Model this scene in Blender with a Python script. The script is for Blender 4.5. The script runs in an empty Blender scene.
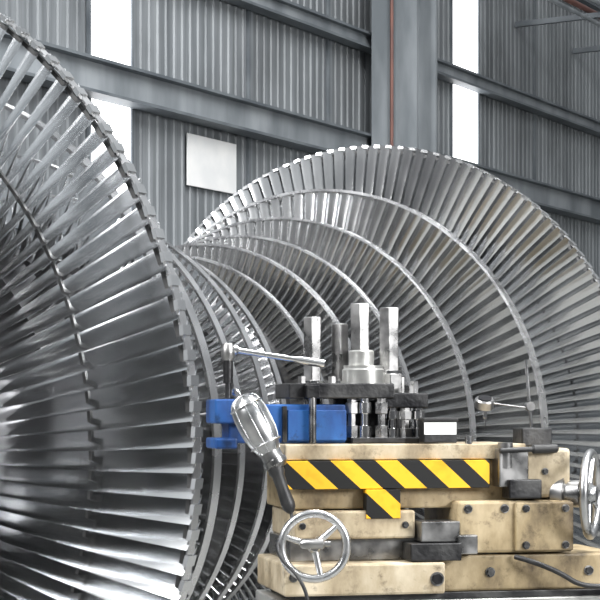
import bpy, bmesh, math, random
from mathutils import Vector, Matrix
random.seed(4)
scene=bpy.context.scene
D=bpy.data
XS=1.0
# ------------------------------------------------------------------ helpers
def link(o,parent=None):
    scene.collection.objects.link(o)
    if parent is not None: o.parent=parent
    return o
def empty(name,mat=None):
    o=D.objects.new(name,None); o.empty_display_size=.2
    if mat is not None: o.matrix_world=mat
    scene.collection.objects.link(o); return o
def mesh_obj(name,verts,faces,mat,parent=None,smooth=False,angle=None):
    me=D.meshes.new(name); me.from_pydata(verts,[],faces); me.update()
    bm=bmesh.new(); bm.from_mesh(me); bmesh.ops.recalc_face_normals(bm,faces=bm.faces); bm.to_mesh(me); bm.free()
    if mat: me.materials.append(mat)
    if smooth or angle:
        me.polygons.foreach_set('use_smooth',[True]*len(me.polygons))
        if angle: me.set_sharp_from_angle(angle=math.radians(angle))
    o=D.objects.new(name,me); return link(o,parent)
def box(name,x0,x1,y0,y1,z0,z1,mat,parent=None,bev=.004,seg=2):
    x0*=XS;x1*=XS
    v=[(x,y,z) for x in (x0,x1) for y in (y0,y1) for z in (z0,z1)]
    f=[(0,1,3,2),(4,6,7,5),(0,4,5,1),(2,3,7,6),(0,2,6,4),(1,5,7,3)]
    o=mesh_obj(name,v,f,mat,parent)
    if bev>0:
        m=o.modifiers.new('b','BEVEL'); m.width=bev; m.segments=seg
    return o
def frame_from(d):
    d=Vector(d).normalized(); u=d.orthogonal().normalized(); return d,u,d.cross(u)
def rod(name,p0,p1,r0,mat,parent=None,r1=None,n=24,bev=.0,prof=None):
    p0=Vector(p0);p1=Vector(p1);p0.x*=XS;p1.x*=XS
    d,u,w=frame_from(p1-p0);L=(p1-p0).length
    if prof is None: prof=[(0,r0),(1,r1 if r1 is not None else r0)]
    vs=[];fs=[]
    for t,r in prof:
        for i in range(n):
            a=2*math.pi*(i+.5)/n
            vs.append(p0+d*(t*L)+u*(r*math.cos(a))+w*(r*math.sin(a)))
    for k in range(len(prof)-1):
        for i in range(n):
            j=(i+1)%n; fs.append((k*n+i,k*n+j,(k+1)*n+j,(k+1)*n+i))
    fs.append(tuple(range(n))); fs.append(tuple(range((len(prof)-1)*n,len(prof)*n)))
    o=mesh_obj(name,vs,fs,mat,parent,angle=35)
    if bev>0:
        m=o.modifiers.new('b','BEVEL'); m.width=bev; m.segments=2; m.limit_method='ANGLE'
    return o
def torus(name,c,axis,R,r,mat,parent=None,n=56,m=12):
    c=Vector(c);c.x*=XS;d,u,w=frame_from(axis);vs=[];fs=[]
    for i in range(n):
        a=2*math.pi*i/n; rad=u*math.cos(a)+w*math.sin(a)
        for j in range(m):
            b=2*math.pi*j/m; vs.append(c+rad*(R+r*math.cos(b))+d*(r*math.sin(b)))
    for i in range(n):
        for j in range(m):
            i2=(i+1)%n;j2=(j+1)%m; fs.append((i*m+j,i2*m+j,i2*m+j2,i*m+j2))
    return mesh_obj(name,vs,fs,mat,parent,smooth=True)
def tube(name,pts,r,mat,parent=None):
    cu=D.curves.new(name,'CURVE'); cu.dimensions='3D'; cu.bevel_depth=r; cu.bevel_resolution=4; cu.use_fill_caps=True
    s=cu.splines.new('NURBS'); s.points.add(len(pts)-1)
    for p,q in zip(s.points,pts): p.co=(q[0]*XS,q[1],q[2],1)
    s.use_endpoint_u=True; s.order_u=3
    cu.materials.append(mat)
    return link(D.objects.new(name,cu),parent)

# ------------------------------------------------------------------ materials
def mat_new(name):
    m=D.materials.new(name); m.use_nodes=True; nt=m.node_tree; b=nt.nodes['Principled BSDF']; return m,nt,b
def noisy(name,c1,c2,scale=6,rough=(.4,.6),metal=0,bump=0,stretch=(1,1,1),detail=6,lo=.35,hi=.65,c3=None):
    m,nt,b=mat_new(name); N=nt.nodes; L=nt.links
    tc=N.new('ShaderNodeTexCoord'); mp=N.new('ShaderNodeMapping'); mp.inputs['Scale'].default_value=stretch
    L.new(tc.outputs['Object'],mp.inputs[0])
    no=N.new('ShaderNodeTexNoise'); no.inputs['Scale'].default_value=scale; no.inputs['Detail'].default_value=detail
    L.new(mp.outputs[0],no.inputs['Vector'])
    cr=N.new('ShaderNodeValToRGB'); e=cr.color_ramp.elements
    e[0].position=lo;e[0].color=(*c1,1);e[1].position=hi;e[1].color=(*c2,1)
    if c3: 
        k=e.new(min(hi+.12,.95)); k.color=(*c3,1)
    L.new(no.outputs[0],cr.inputs[0]); L.new(cr.outputs[0],b.inputs['Base Color'])
    mr=N.new('ShaderNodeMapRange'); mr.inputs[1].default_value=.3; mr.inputs[2].default_value=.7
    mr.inputs[3].default_value=rough[0]; mr.inputs[4].default_value=rough[1]
    L.new(no.outputs[0],mr.inputs[0]); L.new(mr.outputs[0],b.inputs['Roughness'])
    b.inputs['Metallic'].default_value=metal
    if bump:
        bp=N.new('ShaderNodeBump'); bp.inputs['Strength'].default_value=bump; bp.inputs['Distance'].default_value=.01
        n2=N.new('ShaderNodeTexNoise'); n2.inputs['Scale'].default_value=scale*8; L.new(tc.outputs['Object'],n2.inputs['Vector'])
        L.new(n2.outputs[0],bp.inputs['Height']); L.new(bp.outputs[0],b.inputs['Normal'])
    return m
def grime(name,clean,mid,dirt,scale=4.5,rough=(.35,.6),spots=.65,fine=22):
    """worn, oily machine paint: soft large stains (running down) + sparse fine chips"""
    m,nt,b=mat_new(name); N=nt.nodes; L=nt.links
    tc=N.new('ShaderNodeTexCoord'); mp=N.new('ShaderNodeMapping'); mp.inputs['Scale'].default_value=(1.6,1.6,.9); L.new(tc.outputs['Object'],mp.inputs[0])
    n1=N.new('ShaderNodeTexNoise'); n1.inputs['Scale'].default_value=scale; n1.inputs['Detail'].default_value=9; n1.inputs['Roughness'].default_value=.62
    L.new(mp.outputs[0],n1.inputs['Vector'])
    cr=N.new('ShaderNodeValToRGB'); e=cr.color_ramp.elements
    e[0].position=.32;e[0].color=(*dirt,1);e[1].position=.64;e[1].color=(*clean,1); k=e.new(.48);k.color=(*mid,1)
    L.new(n1.outputs[0],cr.inputs[0])
    n2=N.new('ShaderNodeTexNoise'); n2.inputs['Scale'].default_value=fine; n2.inputs['Detail'].default_value=8;n2.inputs['Roughness'].default_value=.7; L.new(tc.outputs['Object'],n2.inputs['Vector'])
    c2=N.new('ShaderNodeValToRGB'); f=c2.color_ramp.elements; f[0].position=.32;f[0].color=(.12,.09,.06,1);f[1].position=.46;f[1].color=(1,1,1,1)
    L.new(n2.outputs[0],c2.inputs[0])
    mx=N.new('ShaderNodeMix'); mx.data_type='RGBA'; mx.blend_type='MULTIPLY'; mx.inputs[0].default_value=spots
    L.new(cr.outputs[0],mx.inputs[6]); L.new(c2.outputs[0],mx.inputs[7])
    L.new(mx.outputs[2],b.inputs['Base Color'])
    mr=N.new('ShaderNodeMapRange'); mr.inputs[1].default_value=.3; mr.inputs[2].default_value=.7; mr.inputs[3].default_value=rough[0]; mr.inputs[4].default_value=rough[1]
    L.new(n1.outputs[0],mr.inputs[0]); L.new(mr.outputs[0],b.inputs['Roughness'])
    bp=N.new('ShaderNodeBump'); bp.inputs['Strength'].default_value=.15; bp.inputs['Distance'].default_value=.003
    L.new(n2.outputs[0],bp.inputs['Height']); L.new(bp.outputs[0],b.inputs['Normal'])
    return m
M_blade=noisy('blade_steel',(.72,.73,.74),(.88,.89,.90),3,(.12,.21),1)
M_blade2=noisy('blade_steel_dull',(.60,.605,.61),(.78,.785,.79),3,(.15,.25),1)
M_shroud=noisy('shroud_steel',(.74,.74,.75),(.90,.90,.91),9,(.2,.32),1)
M_drum=noisy('forged_steel',(.14,.14,.145),(.26,.26,.265),4,(.3,.45),1)
M_wire=noisy('lacing_wire_steel',(.08,.08,.08),(.16,.16,.16),4,(.4,.5),1)
M_darksteel=noisy('dark_steel',(.03,.03,.033),(.09,.09,.09),12,(.3,.5),.9,.1)
M_steel=noisy('tool_steel',(.20,.20,.20),(.46,.455,.45),18,(.22,.4),1)
M_chrome=noisy('bright_steel',(.6,.6,.6),(.85,.85,.85),10,(.1,.22),1)
M_alu=noisy('cast_aluminium',(.60,.61,.62),(.80,.80,.80),20,(.22,.35),1)
M_lamp=noisy('lamp_guard_metal',(.40,.41,.42),(.62,.62,.62),20,(.25,.38),1)
M_cream=grime('cream_machine_paint',(.62,.54,.40),(.44,.36,.24),(.15,.11,.065))
M_brown=grime('oily_cream_paint',(.50,.40,.25),(.32,.245,.135),(.085,.06,.035))
M_blue=grime('blue_paint',(.012,.10,.33),(.010,.065,.24),(.008,.025,.08),5,spots=.7)
M_black=noisy('black_rubber',(.012,.012,.013),(.025,.025,.025),20,(.4,.6))
M_white=noisy('white_paint',(.75,.76,.76),(.85,.85,.84),5,(.4,.5))
M_nut=noisy('pale_steel',(.50,.50,.48),(.75,.75,.72),12,(.25,.4),.8)
M_girt=noisy('grey_steel_paint',(.10,.115,.13),(.18,.20,.215),3,(.45,.6),.1)
M_col=noisy('column_paint',(.16,.18,.195),(.32,.345,.365),3.5,(.45,.6),.1,stretch=(1,1,.25))
M_red=noisy('red_pipe_paint',(.13,.06,.05),(.20,.09,.07),4,(.5,.6))
M_floor=noisy('concrete',(.18,.18,.17),(.28,.28,.27),1.2,(.5,.7),0,.2)
def cladding():
    m,nt,b=mat_new('corrugated_cladding'); N=nt.nodes;L=nt.links
    tc=N.new('ShaderNodeTexCoord'); mp=N.new('ShaderNodeMapping'); mp.inputs['Scale'].default_value=(7,7,.3)
    L.new(tc.outputs['Object'],mp.inputs[0])
    n1=N.new('ShaderNodeTexNoise'); n1.inputs['Scale'].default_value=1; n1.inputs['Detail'].default_value=7; n1.inputs['Roughness'].default_value=.65; L.new(mp.outputs[0],n1.inputs['Vector'])
    cr=N.new('ShaderNodeValToRGB'); e=cr.color_ramp.elements; e[0].position=.3;e[0].color=(.14,.155,.168,1);e[1].position=.7;e[1].color=(.38,.405,.425,1)
    L.new(n1.outputs[0],cr.inputs[0])
    n2=N.new('ShaderNodeTexNoise'); n2.inputs['Scale'].default_value=.9;n2.inputs['Detail'].default_value=4; L.new(tc.outputs['Object'],n2.inputs['Vector'])
    c2=N.new('ShaderNodeValToRGB'); f=c2.color_ramp.elements; f[0].position=.3;f[0].color=(.5,.5,.5,1);f[1].position=.7;f[1].color=(1,1,1,1); L.new(n2.outputs[0],c2.inputs[0])
    mx=N.new('ShaderNodeMix'); mx.data_type='RGBA'; mx.blend_type='MULTIPLY'; mx.inputs[0].default_value=1
    L.new(cr.outputs[0],mx.inputs[6]); L.new(c2.outputs[0],mx.inputs[7])
    L.new(mx.outputs[2],b.inputs['Base Color']); b.inputs['Roughness'].default_value=.5; b.inputs['Metallic'].default_value=.1
    return m
M_clad=cladding()
def hazard(name,period=.118,k=1.1,off=0):
    m,nt,b=mat_new(name); N=nt.nodes;L=nt.links
    tc=N.new('ShaderNodeTexCoord'); sp=N.new('ShaderNodeSeparateXYZ'); L.new(tc.outputs['Object'],sp.inputs[0])
    a=N.new('ShaderNodeMath');a.operation='MULTIPLY_ADD';a.inputs[1].default_value=k; L.new(sp.outputs['Z'],a.inputs[0]); L.new(sp.outputs['X'],a.inputs[2])
    d=N.new('ShaderNodeMath');d.operation='MULTIPLY_ADD';d.inputs[1].default_value=1/period;d.inputs[2].default_value=off; L.new(a.outputs[0],d.inputs[0])
    f=N.new('ShaderNodeMath');f.operation='FRACT';L.new(d.outputs[0],f.inputs[0])
    g=N.new('ShaderNodeMath');g.operation='GREATER_THAN';g.inputs[1].default_value=.5;L.new(f.outputs[0],g.inputs[0])
    no=N.new('ShaderNodeTexNoise'); no.inputs['Scale'].default_value=25; L.new(tc.outputs['Object'],no.inputs['Vector'])
    cr=N.new('ShaderNodeValToRGB'); e=cr.color_ramp.elements; e[0].position=.3;e[0].color=(.78,.38,.01,1);e[1].position=.5;e[1].color=(.90,.49,.02,1)
    L.new(no.outputs[0],cr.inputs[0])
    mx=N.new('ShaderNodeMix'); mx.data_type='RGBA'; L.new(g.outputs[0],mx.inputs[0]); mx.inputs[6].default_value=(.006,.006,.006,1); L.new(cr.outputs[0],mx.inputs[7])
    L.new(mx.outputs[2],b.inputs['Base Color']); b.inputs['Roughness'].default_value=.4
    return m
M_haz=hazard('hazard_stripes',off=.15)
def emis(name,c,s):
    m,nt,b=mat_new(name); b.inputs['Base Color'].default_value=(*c,1); b.inputs['Emission Color'].default_value=(*c,1); b.inputs['Emission Strength'].default_value=s; return m
M_win=emis('backlit_polycarbonate',(.99,.99,1),3.5)

# ------------------------------------------------------------------ camera
CZ=2.03
cam=D.cameras.new('camera'); cam.lens=108; cam.sensor_width=36; cam.shift_y=110/600; cam.clip_end=200
co=D.objects.new('camera',cam); co.location=(0,0,CZ); co.rotation_euler=(math.pi/2,0,0); scene.collection.objects.link(co); scene.camera=co

# ------------------------------------------------------------------ rotor
n=Vector((.488,.873,0)).normalized(); t=Vector((n.y,-n.x,0)); zz=Vector((0,0,1))
C1=Vector((-1.62,5.625,1.90))
RM=Matrix.Translation(C1)@Matrix((( n.x,t.x,0,0),(n.y,t.y,0,0),(0,0,-1,0),(0,0,0,1)))
rotor=empty('steam_turbine_rotor',RM)
def cyl2(s,r,a): return (s, r*math.cos(a), -r*math.sin(a))
def lathe(name,prof,mat,nseg=192,closed=False,angle=30):
    vs=[];fs=[];K=len(prof)
    for s,r in prof:
        for i in range(nseg): vs.append(cyl2(s,r,2*math.pi*i/nseg))
    rng=range(K if closed else K-1)
    for k in rng:
        k2=(k+1)%K
        for i in range(nseg):
            j=(i+1)%nseg; fs.append((k*nseg+i,k*nseg+j,k2*nseg+j,k2*nseg+i))
    if not closed:
        fs.append(tuple(range(nseg))); fs.append(tuple(range((K-1)*nseg,K*nseg)))
    return mesh_obj(name,vs,fs,mat,rotor,angle=angle)
TS=-1  # sense of rotation
def blades(name,N,s0,r0,r1,c0,c1,g0,g1,cam0,cam1,sgn,mat,th=.07,secs=8,M=6,tipblk=None):
    vs=[];fs=[]
    for b in range(N):
        th0=2*math.pi*b/N; base=len(vs)
        for k in range(secs):
            q=k/(secs-1); r=r0+(r1-r0)*q
            c=c0+(c1-c0)*q; g=math.radians(g0+(g1-g0)*q**.8); cm=cam0+(cam1-cam0)*q
            tk=th*(1-.55*q)
            loop=[]
            for side in (1,-1):
                rr=range(M) if side==1 else range(M-2,0,-1)
                for i in rr:
                    p=i/(M-1)-.5
                    h=cm*c*(1-4*p*p)+side*tk*c*.5*max(0.06,math.sqrt(max(0,(1-abs(2*p)**2.2))))
                    ax=c*p*math.cos(g)-h*math.sin(g); tg=c*p*math.sin(g)+h*math.cos(g)
                    loop.append((ax,tg*TS))
            for ax,tg in loop:
                vs.append(cyl2(s0+sgn*ax,r,th0+tg/r))
        P=2*M-2
        for k in range(secs-1):
            for i in range(P):
                j=(i+1)%P; fs.append((base+k*P+i,base+k*P+j,base+(k+1)*P+j,base+(k+1)*P+i))
        fs.append(tuple(base+i for i in range(P))); fs.append(tuple(base+(secs-1)*P+i for i in range(P)))
        if tipblk:
            w,hh,ax0,sk=tipblk; bb=len(vs)
            for aa in (-ax0,ax0):
                for dr in (-hh,hh*.5):
                    for dt in (-w,w):
                        vs.append(cyl2(s0+aa+TS*sgn*dt*sk,r1+dr,th0+dt/r1))
            fs+= [tuple(bb+i for i in f) for f in ((0,1,3,2),(4,6,7,5),(0,4,5,1),(2,3,7,6),(0,2,6,4),(1,5,7,3))]
    return mesh_obj(name,vs,fs,mat,rotor,angle=40)
def ring(name,s0,w,ri,ro,mat):
    return lathe(name,[(s0-w/2,ri),(s0-w/2,ro),(s0+w/2,ro),(s0+w/2,ri)],mat,closed=True)
stages=[ # s, rtip, rroot, sgn
 (0.0,1.54,.76,-1,'last'),(.49,1.21,.78,-1,'a'),(.90,1.036,.72,-1,'b'),(1.245,.923,.70,-1,'c'),(1.54,.859,.68,-1,'c'),(1.776,.80,.65,-1,'c'),
 (2.174,.77,.65,1,'c'),(2.41,.835,.68,1,'c'),(2.705,.895,.70,1,'c'),(3.05,1.005,.72,1,'b'),(3.46,1.175,.78,1,'a'),(3.95,1.455,.76,1,'last')]
for i,(s,r1,r0,sg,kind) in enumerate(stages):
    if kind=='last':
        blades(f'last_stage_blades_{i}',138,s,r0,r1,.135,.098,18,56,.11,.04,sg,M_blade,th=.08,secs=12,M=9,tipblk=(.0145,.009,.020,.2))
        ring(f'lacing_wire_{i}',s,.012,r0+(r1-r0)*.54,r0+(r1-r0)*.54+.010,M_wire)
        ring(f'tip_band_{i}',s,.034,r1-.007,r1-.001,M_shroud)
        ring(f'tip_wire_{i}',s,.014,r1-.030,r1-.018,M_wire)
    elif kind=='a':
        blades(f'stage_blades_{i}',112,s,r0,r1,.105,.08,20,50,.14,.06,sg,M_blade2,th=.10,M=8)
        ring(f'shroud_{i}',s,.06,r1,r1+.012,M_shroud)
    elif kind=='b':
        blades(f'stage_blades_{i}',132,s,r0,r1,.075,.060,25,50,.14,.08,sg,M_blade2,th=.12,secs=5)
        ring(f'shroud_{i}',s,.045,r1,r1+.010,M_shroud)
    else:
        blades(f'stage_blades_{i}',140,s,r0,r1,.055,.046,30,48,.15,.1,sg,M_blade2,th=.14,secs=4)
        ring(f'shroud_{i}',s,.036,r1,r1+.009,M_shroud)
prof=[(-1.5,.22),(-.75,.22),(-.72,.30),(-.30,.30),(-.26,.42),(-.16,.60)]
last=None
for i,(s,r1,r0,sg,kind) in enumerate(stages):
    w={'last':.14,'a':.10,'b':.08,'c':.06}[kind]
    if i>0:
        ps,pr,pw=last; gr=.56 if i!=6 else .60
        prof+= [(ps+pw+.015,gr+.02),(ps+pw+.03,gr),(s-w-.03,gr),(s-w-.015,gr+.02)]
    prof+=[(s-w,r0-.02),(s-w,r0),(s+w,r0),(s+w,r0-.02)]
    last=(s,r0,w)
prof+=[(4.11,.60),(4.21,.42),(4.25,.30),(4.67,.30),(4.70,.22),(5.5,.22)]
lathe('forged_shaft',prof,M_drum)
def stand(s):
    c=C1+n*s
    m=Matrix.Translation((c.x,c.y,0))@Matrix.Rotation(math.atan2(n.y,n.x),4,'Z')
    e=empty('rotor_support_stand',m)
    box('base_plate',-.25,.25,-.6,.6,0,.06,M_girt,e)
    for sy in (-1,1):
        v=[(-.12,sy*.5,.06),(.12,sy*.5,.06),(.12,sy*.36,.06),(-.12,sy*.36,.06),(-.12,sy*.30,1.62),(.12,sy*.30,1.62),(.12,sy*.16,1.62),(-.12,sy*.16,1.62)]
        mesh_obj('leg',v,[(0,1,2,3),(4,5,6,7),(0,1,5,4),(1,2,6,5),(2,3,7,6),(3,0,4,7)],M_girt,e)
    box('cradle',-.14,.14,-.36,.36,1.55,1.675,M_girt,e)
stand(-1.1); stand(5.05)

# ------------------------------------------------------------------ building
w=Vector((.504,.8637,0)).normalized(); mN=Vector((w.y,-w.x,0))
WM=Matrix(((w.x,mN.x,0,0),(w.y,mN.y,0,14),(0,0,1,0),(0,0,0,1)))
wall=empty('wall_back',WM)
p=.10;x=-9.0;vs=[];fs=[];prof2=[]
while x<14:
    prof2+=[(x,0),(x+.05,0),(x+.06,.011),(x+.09,.011)]; x+=p
for (a,b) in prof2: vs+=[(a,b,0),(a,b,9)]
for i in range(len(prof2)-1): fs.append((2*i,2*i+2,2*i+3,2*i+1))
mesh_obj('cladding',vs,fs,M_clad,wall)
def ibeam(name,z0,z1,x0,x1,y0,y1):
    box(name+'_top_flange',x0,x1,y0,y1,z1-.02,z1,M_girt,wall,bev=0)
    box(name+'_bottom_flange',x0,x1,y0,y1,z0,z0+.02,M_girt,wall,bev=0)
    box(name+'_web',x0,x1,(y0+y1)/2-.012,(y0+y1)/2+.012,z0+.02,z1-.02,M_col,wall,bev=0)
ibeam('girt_1',4.04,4.27,-9,14,.04,.20)
ibeam('girt_2',4.98,5.11,-9,14,.04,.16)
ibeam('girt_3',3.0,3.14,-9,14,.04,.16)
ibeam('girt_4',6.3,6.44,-9,14,.04,.16)
ibeam('girt_5',1.6,1.74,-9,14,.04,.16)
for i,(a,b) in enumerate([(-2.74,-2.29),(2.68,3.24),(8.2,8.8),(-7.9,-7.4)]):
    win=empty(f'window_{i+1}',WM)
    box('pane',a,b,.018,.024,2.2,8.2,M_win,win,bev=0)
    for xx in (a-.02,b): box('frame',xx,xx+.02,.015,.04,2.18,8.22,M_girt,win,bev=0)
for xx in (-5.2,-.8,.4,4.6,6.9):
    box('sheet_joint',xx,xx+.03,.0,.03,0,9,M_girt,wall,bev=0)
def column(k0):
    c=empty('steel_column',WM)
    box('flange_a',k0,k0+.03,.21,.62,0,9,M_col,c,bev=0)
    box('flange_b',k0+.34,k0+.37,.21,.62,0,9,M_col,c,bev=0)
    box('web',k0+.03,k0+.34,.40,.43,0,9,M_col,c,bev=0)
    box('foot_plate',k0-.1,k0+.47,.21,.72,0,.04,M_col,c,bev=0)
column(.79); column(7.2); column(-5.9)
rp=empty('red_standpipe',WM); rod('pipe',(.74,.42,0),(.74,.42,9),.014,M_red,rp)
for j,(yy,z0) in enumerate([(.75,5.86),(.95,5.86),(.85,5.72)]):
    rod('overhead_conduit_pipe',(1.4,yy,z0),(14,yy,z0),.028 if j<2 else .02,M_col if j else M_red,wall)
for xx in (2.6,4.1,5.6,7.1): box('overhead_conduit_bracket',xx,xx+.05,.03,1.02,5.76,5.81,M_girt,wall,bev=0)
sg=empty('white_notice_board',WM); box('board',-1.635,-1.00,.035,.048,3.60,3.965,M_white,sg,bev=.003)
for xx in (-1.57,-1.10): box('batten',xx,xx+.03,.012,.036,3.62,3.95,M_girt,sg,bev=0)
box('floor',-14,22,-6,30,-.1,0,M_floor,None,bev=0)

# ------------------------------------------------------------------ carriage
be=math.radians(12)
CM=Matrix.Translation((0,4.6,0))@Matrix.Rotation(be,4,'Z')
XS=.9
car=empty('lathe_carriage',CM)
def B(name,x0,x1,y0,y1,z0,z1,mat,bev=.005,parent=car): return box(name,x0,x1,y0,y1,z0,z1,mat,parent,bev)
B('bed',-.05,1.25,.0,.28,0,1.50,M_cream,.01)
B('bed_way',-.07,1.3,-.05,.285,1.50,1.545,M_nut)
B('bed_way_strip',-.03,1.3,-.055,.25,1.545,1.562,M_darksteel,.002)
B('lower_slide',-.065,.40,-.09,.28,1.562,1.642,M_cream,.006)
B('lower_slide_foot',.405,.95,-.04,.28,1.562,1.655,M_brown,.006)
B('dovetail',-.03,.60,.0,.27,1.642,1.70,M_steel,.003)
B('middle_slide',-.02,.33,-.03,.28,1.70,1.772,M_cream,.006)
B('upper_slide',-.035,.70,.01,.285,1.775,1.90,M_brown,.005)
B('table',-.045,.67,-.01,.29,1.902,1.942,M_cream,.003)
B('hazard_plate',-.050,.555,-.022,-.008,1.828,1.900,M_haz,.001)
B('hazard_tab',.185,.285,-.034,.0,1.752,1.826,M_haz,.001)
B('gib_block',.30,.45,-.085,.02,1.645,1.69,M_darksteel,.003)
B('gib_block_upper',.335,.45,-.07,.01,1.692,1.745,M_steel,.003)
B('gib_screw_plate',.44,.50,-.08,.01,1.66,1.71,M_steel,.004)
B('apron',.45,.80,-.05,.27,1.66,1.795,M_brown,.008)
B('apron_side_plate',.62,.795,-.062,-.04,1.665,1.79,M_brown,.003)
B('apron_cap',.66,.80,-.03,.25,1.80,1.93,M_cream,.010)
B('apron_top',.575,.665,-.045,.02,1.83,1.93,M_steel,.004)
B('apron_top_lug',.60,.70,-.06,.0,1.80,1.85,M_darksteel,.004)
for (x,z,r,yb) in ((.375,1.60,.014,-.09),(-.04,1.61,.009,-.09),(.48,1.775,.009,-.05),(.59,1.775,.009,-.05),(.48,1.68,.009,-.05),(.65,1.775,.008,-.062),(.77,1.775,.008,-.062),(.65,1.68,.008,-.062),(.77,1.68,.008,-.062),(.55,1.61,.010,-.04),(.85,1.61,.010,-.04),(.0,1.735,.007,-.03),(.30,1.735,.007,-.03),(.72,1.87,.007,-.03)):
    rod('bolt',(x,yb-.010,z),(x,yb+.01,z),r,M_darksteel,car,n=6)
    rod('bolt_washer',(x,yb-.003,z),(x,yb+.01,z),r*1.3,M_steel,car)
rod('clamp_handle',(.575,-.05,1.925),(.755,-.04,1.93),.012,M_black,car,prof=[(0,.006),(.05,.007),(.55,.007),(.58,.012),(.97,.012),(1,.008)])
rod('clamp_boss',(.60,-.03,1.88),(.60,-.03,1.945),.02,M_steel,car)
rod('pin_small',(.50,-.0,1.942),(.50,-.0,1.962),.01,M_chrome,car)
def handwheel(c,axis,R,rt,nsp,shaft_to,mat=M_alu,hr=.02,knob=True,ph=.4):
    global XS
    c=Vector(c);c.x*=XS;shaft_to=Vector(shaft_to);shaft_to.x*=XS;old=XS;XS=1
    d,u,v=frame_from(axis)
    torus('handwheel_rim',c,axis,R,rt,mat,car)
    for i in range(nsp):
        a=ph+2*math.pi*i/nsp; q=c+(u*math.cos(a)+v*math.sin(a))*R*.98
        rod('handwheel_spoke',c-d*.006,q,.010,mat,car,r1=.007,n=12)
    rod('handwheel_hub',c-d*.02,c+d*.016,hr,mat,car,prof=[(0,hr*1.1),(.6,hr*1.1),(.8,hr*.8),(1,hr*.7)])
    rod('handwheel_shaft',c-d*.01,shaft_to,.012,M_steel,car)
    XS=old
ci=CM.inverted()
def W(x,y,z):
    q=ci@Vector((x,y,z)); q.x/=XS; return q
handwheel(W(.035,4.40,1.697),(-.15,-1,0),.080,.0105,3,W(.05,4.62,1.697),ph=1.0,hr=.016)
rod('crank_boss',W(.0,4.37,1.705),W(.075,4.37,1.705),.013,M_steel,car,prof=[(0,.008),(.1,.013),(.75,.013),(.8,.007),(1,.007)])
handwheel((.850,-.055,1.81),(.86,-.51,0),.108,.0115,4,(.78,.0,1.81),mat=M_lamp,hr=.028,ph=.5)
rod('feed_collar',(.765,.01,1.81),(.83,-.03,1.81),.045,M_steel,car,prof=[(0,.05),(.45,.05),(.5,.036),(1,.036)])

# tool post
tp=empty('tool_post',CM)
def T(*a,**k): return B(*a,parent=tp,**k)
T('base_plate',.17,.44,.06,.27,1.943,1.958,M_darksteel,bev=.003)
T('clamp_plate',-.015,.30,.075,.26,2.060,2.100,M_darksteel,bev=.004)
T('clamp_plate_right',.27,.405,.085,.26,2.035,2.075,M_darksteel,bev=.004)
T('core_block',.20,.38,.20,.265,1.958,2.055,M_darksteel,bev=.004)
def stud(a,b,z0,z1,r,hexz,nm='stud'):
    rod(nm+'_shank',(a,b,z0),(a,b,hexz+.01),r*.8,M_darksteel,tp)
    rod(nm+'_long_hex_nut',(a,b,hexz),(a,b,z1),r,M_steel,tp,n=6,bev=.0015)
    rod(nm+'_washer',(a,b,hexz-.008),(a,b,hexz),r*1.25,M_chrome,tp)
stud(.085,.20,2.0,2.278,.026,2.108)
stud(.178,.235,2.0,2.262,.025,2.108)
stud(.2275,.19,2.1,2.315,.028,2.19)
stud(.317,.19,1.958,2.305,.029,2.135)
rod('right_nut',(.317,.17,2.075),(.317,.17,2.127),.034,M_steel,tp,n=6,bev=.002)
rod('centre_nut',(.2275,.155,2.10),(.2275,.155,2.148),.055,M_nut,tp,prof=[(0,.056),(.75,.056),(.85,.052),(1,.052)],n=40)
rod('centre_nut_collar',(.2275,.175,2.148),(.2275,.175,2.19),.036,M_nut,tp,prof=[(0,.034),(.9,.034),(1,.030)],n=40)
for i,(a,b,z) in enumerate(((.178,.10,2.06),(.215,.09,2.06),(.262,.08,2.06),(.30,.10,2.035),(.34,.10,2.035),(.385,.12,2.035),(.36,.15,2.035))):
    rod('jack_screw',(a,b,1.958),(a,b,z),.015,M_chrome if i%2 else M_steel,tp,prof=[(0,.018),(.3,.018),(.32,.011),(.6,.011),(.62,.018),(.9,.018),(.92,.013),(1,.013)],n=20 if i%2 else 6)
for i,(a,b) in enumerate(((.355,.11),(.385,.16),(.36,.22),(.395,.22))):
    rod('cap_screw',(a,b,2.075),(a,b,2.075+.02+.012*(i%3)),.013,M_chrome if i%2 else M_steel,tp,n=6)
rod('post_screw',(.05,.055,1.944),(.05,.055,2.07),.010,M_steel,tp)
box('screw_lug',.03,.07,.045,.08,2.060,2.095,M_darksteel,tp,.003)
for a in (.03,.12): rod('set_screw',(a,.105,2.10),(a,.105,2.118),.011,M_steel,tp,n=6)
# blue tool holder
bl=empty('blue_tool_holder',CM)
box('bar',-.19,.155,.08,.19,1.944,2.045,M_blue,bl,.005)
box('end_block',-.235,-.14,.05,.20,1.995,2.058,M_blue,bl,.005)
box('end_block_lower',-.235,-.17,.05,.20,1.93,1.958,M_blue,bl,.005)
box('front_key',-.02,.155,.070,.09,1.950,2.03,M_blue,bl,.003)
box('seam_strip',-.035,-.022,.068,.09,1.946,2.04,M_darksteel,bl,.001)
for a in (-.21,-.17): rod('tip_screw',(a,.10,2.052),(a,.10,2.0585),.009,M_darksteel,bl,n=12)
# wrench
wr=empty('ratchet_wrench',CM)
rod('handle',(-.185,.10,2.188),(.09,.08,2.150),.010,M_chrome,wr,prof=[(0,.012),(.08,.012),(.1,.0075),(.7,.0075),(.75,.011),(1,.011)])
rod('head',(-.188,.10,2.158),(-.188,.10,2.203),.018,M_steel,wr,prof=[(0,.014),(.2,.018),(.8,.018),(1,.012)])
rod('socket',(-.188,.10,2.10),(-.188,.10,2.158),.013,M_darksteel,wr)
rod('drive',(-.188,.10,2.060),(-.188,.10,2.10),.008,M_darksteel,wr)
XS=1
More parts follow.
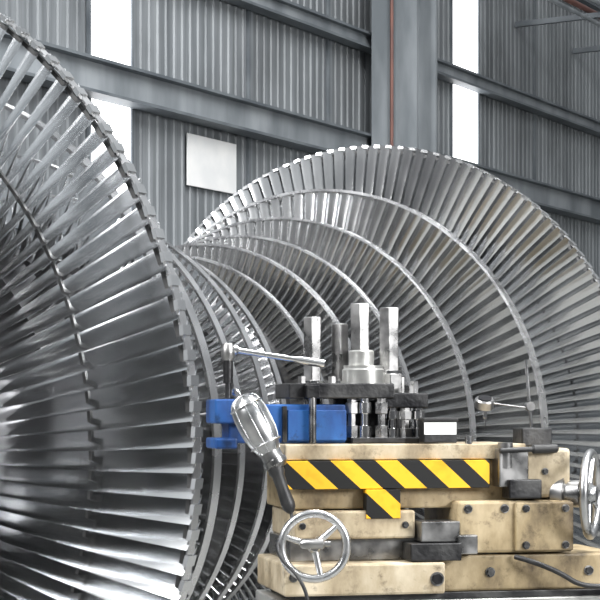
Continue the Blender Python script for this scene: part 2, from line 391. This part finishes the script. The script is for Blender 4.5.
# inspection lamp
lp=empty('inspection_lamp')
P0=Vector((-.145,4.50,2.060));P1=Vector((-.075,4.49,1.925));P2=Vector((-.022,4.46,1.775))
rod('reflector_hood',P0,P1,.04,M_lamp,lp,prof=[(0,.016),(.03,.028),(.12,.038),(.3,.042),(.7,.042),(.9,.034),(1,.026)],n=32)
d,u,v=frame_from(P1-P0);L=(P1-P0).length
for i in range(8):
    a=2*math.pi*i/8; rd=u*math.cos(a)+v*math.sin(a)
    tube('guard_rib',[P0-d*.006,P0+rd*.026-d*.002,P0+d*.02+rd*.041,P0+d*.07+rd*.0445,P0+d*.12+rd*.040,P1+rd*.026],.0019,M_alu,lp)
for q,r in ((.15,.042),(.85,.040)): torus('guard_ring',P0+d*L*q,d,r,.0024,M_alu,lp,n=32,m=8)
tube('hook',[P0,P0-d*.02,P0-d*.03+Vector((-.01,.02,.0)),P0-d*.01+Vector((-.02,.05,.0)),P0+Vector((-.02,.11,.01))],.003,M_chrome,lp)
rod('socket_collar',P1-d*.004,P1+d*.045,.024,M_steel,lp,prof=[(0,.026),(.5,.027),(.55,.031),(.8,.031),(1,.022)])
rod('handle',P1+(P2-P1)*.25,P2,.02,M_black,lp,prof=[(0,.02),(.1,.021),(.2,.016),(.45,.015),(.8,.018),(.9,.016),(1,.007)])
tube('cord',[P2,P2+Vector((.008,-.01,-.03)),P2+Vector((-.035,-.05,-.06)),P2+Vector((-.03,-.12,-.10)),P2+Vector((.02,-.18,-.14)),P2+Vector((.045,-.19,-.20)),P2+Vector((.06,-.19,-.4)),P2+Vector((.05,-.18,-1.0)),P2+Vector((.1,-.2,-1.765))],.0045,M_black,lp)
XS=.9
# dial indicator
di=empty('dial_indicator_stand',CM)
box('magnetic_base',.700,.795,.10,.18,1.932,1.982,M_darksteel,di,.004)
rod('post',(.745,.14,1.98),(.728,.14,2.165),.0045,M_chrome,di)
rod('post_clamp',(.74,.13,2.04),(.74,.155,2.04),.012,M_steel,di)
rod('arm',(.742,.14,2.035),(.60,.12,2.050),.0025,M_steel,di)
rod('dial',(.59,.115,2.060),(.59,.125,2.038),.022,M_steel,di,prof=[(0,.023),(.15,.026),(1,.026)],n=32)
rod('dial_face',(.59,.1135,2.0632),(.59,.115,2.0602),.018,M_darksteel,di,n=32)
rod('stem',(.592,.12,1.985),(.592,.12,2.042),.0045,M_chrome,di,prof=[(0,.002),(.4,.002),(.42,.0055),(1,.0055)])
# tin
tn=empty('insert_box',CM)
box('body',.365,.465,.0,.05,1.944,2.0,M_darksteel,tn,.003); box('lid',.362,.468,-.004,.054,2.0,2.010,M_black,tn,.003)
box('label',.366,.462,-.002,.001,1.966,1.998,M_white,tn,0)
cb=empty('power_cable',CM)
tube('cable',[(.62,-.055,1.65),(.66,-.09,1.64),(.74,-.10,1.61),(.80,-.10,1.575),(.9,-.10,1.572),(1.05,-.10,1.56),(1.32,-.08,1.4),(1.34,-.08,.4),(1.34,-.12,.01)],.007,M_black,cb)
XS=1
# ------------------------------------------------------------------ light
wd=D.worlds.new('hall_light'); scene.world=wd; wd.use_nodes=True
wn=wd.node_tree.nodes; wl=wd.node_tree.links
bg=wn['Background']; tc=wn.new('ShaderNodeTexCoord'); sp=wn.new('ShaderNodeSeparateXYZ'); cr=wn.new('ShaderNodeValToRGB')
wl.new(tc.outputs['Generated'],sp.inputs[0]); wl.new(sp.outputs['Z'],cr.inputs[0])
e=cr.color_ramp.elements; e[0].position=0;e[0].color=(.19,.195,.205,1); e[1].position=.6;e[1].color=(.93,.97,1,1)
wl.new(cr.outputs[0],bg.inputs[0]); bg.inputs[1].default_value=.58
def area(name,loc,target,sx,sy,pw,c=(1,1,1)):
    l=D.lights.new(name,'AREA'); l.shape='RECTANGLE'; l.size=sx; l.size_y=sy; l.energy=pw; l.color=c
    o=D.objects.new(name,l); o.location=loc; o.rotation_euler=(Vector(target)-Vector(loc)).to_track_quat('-Z','Y').to_euler(); scene.collection.objects.link(o); return o
area('roof_lamp',(2.5,5,8.5),(0.3,7.5,1.9),1.2,6,1050)
area('roof_lamp',(-5,1,7.5),(-.5,6,2),1.2,6,900)
area('added_side_light',(6,0,4.5),(.6,6.5,1.9),3.0,2.2,650,(1,1,1))  # added off-camera area light for contrast on the steel, not a hall fitting
try:
    scene.view_settings.view_transform='Standard'
except Exception as ex: print(ex)
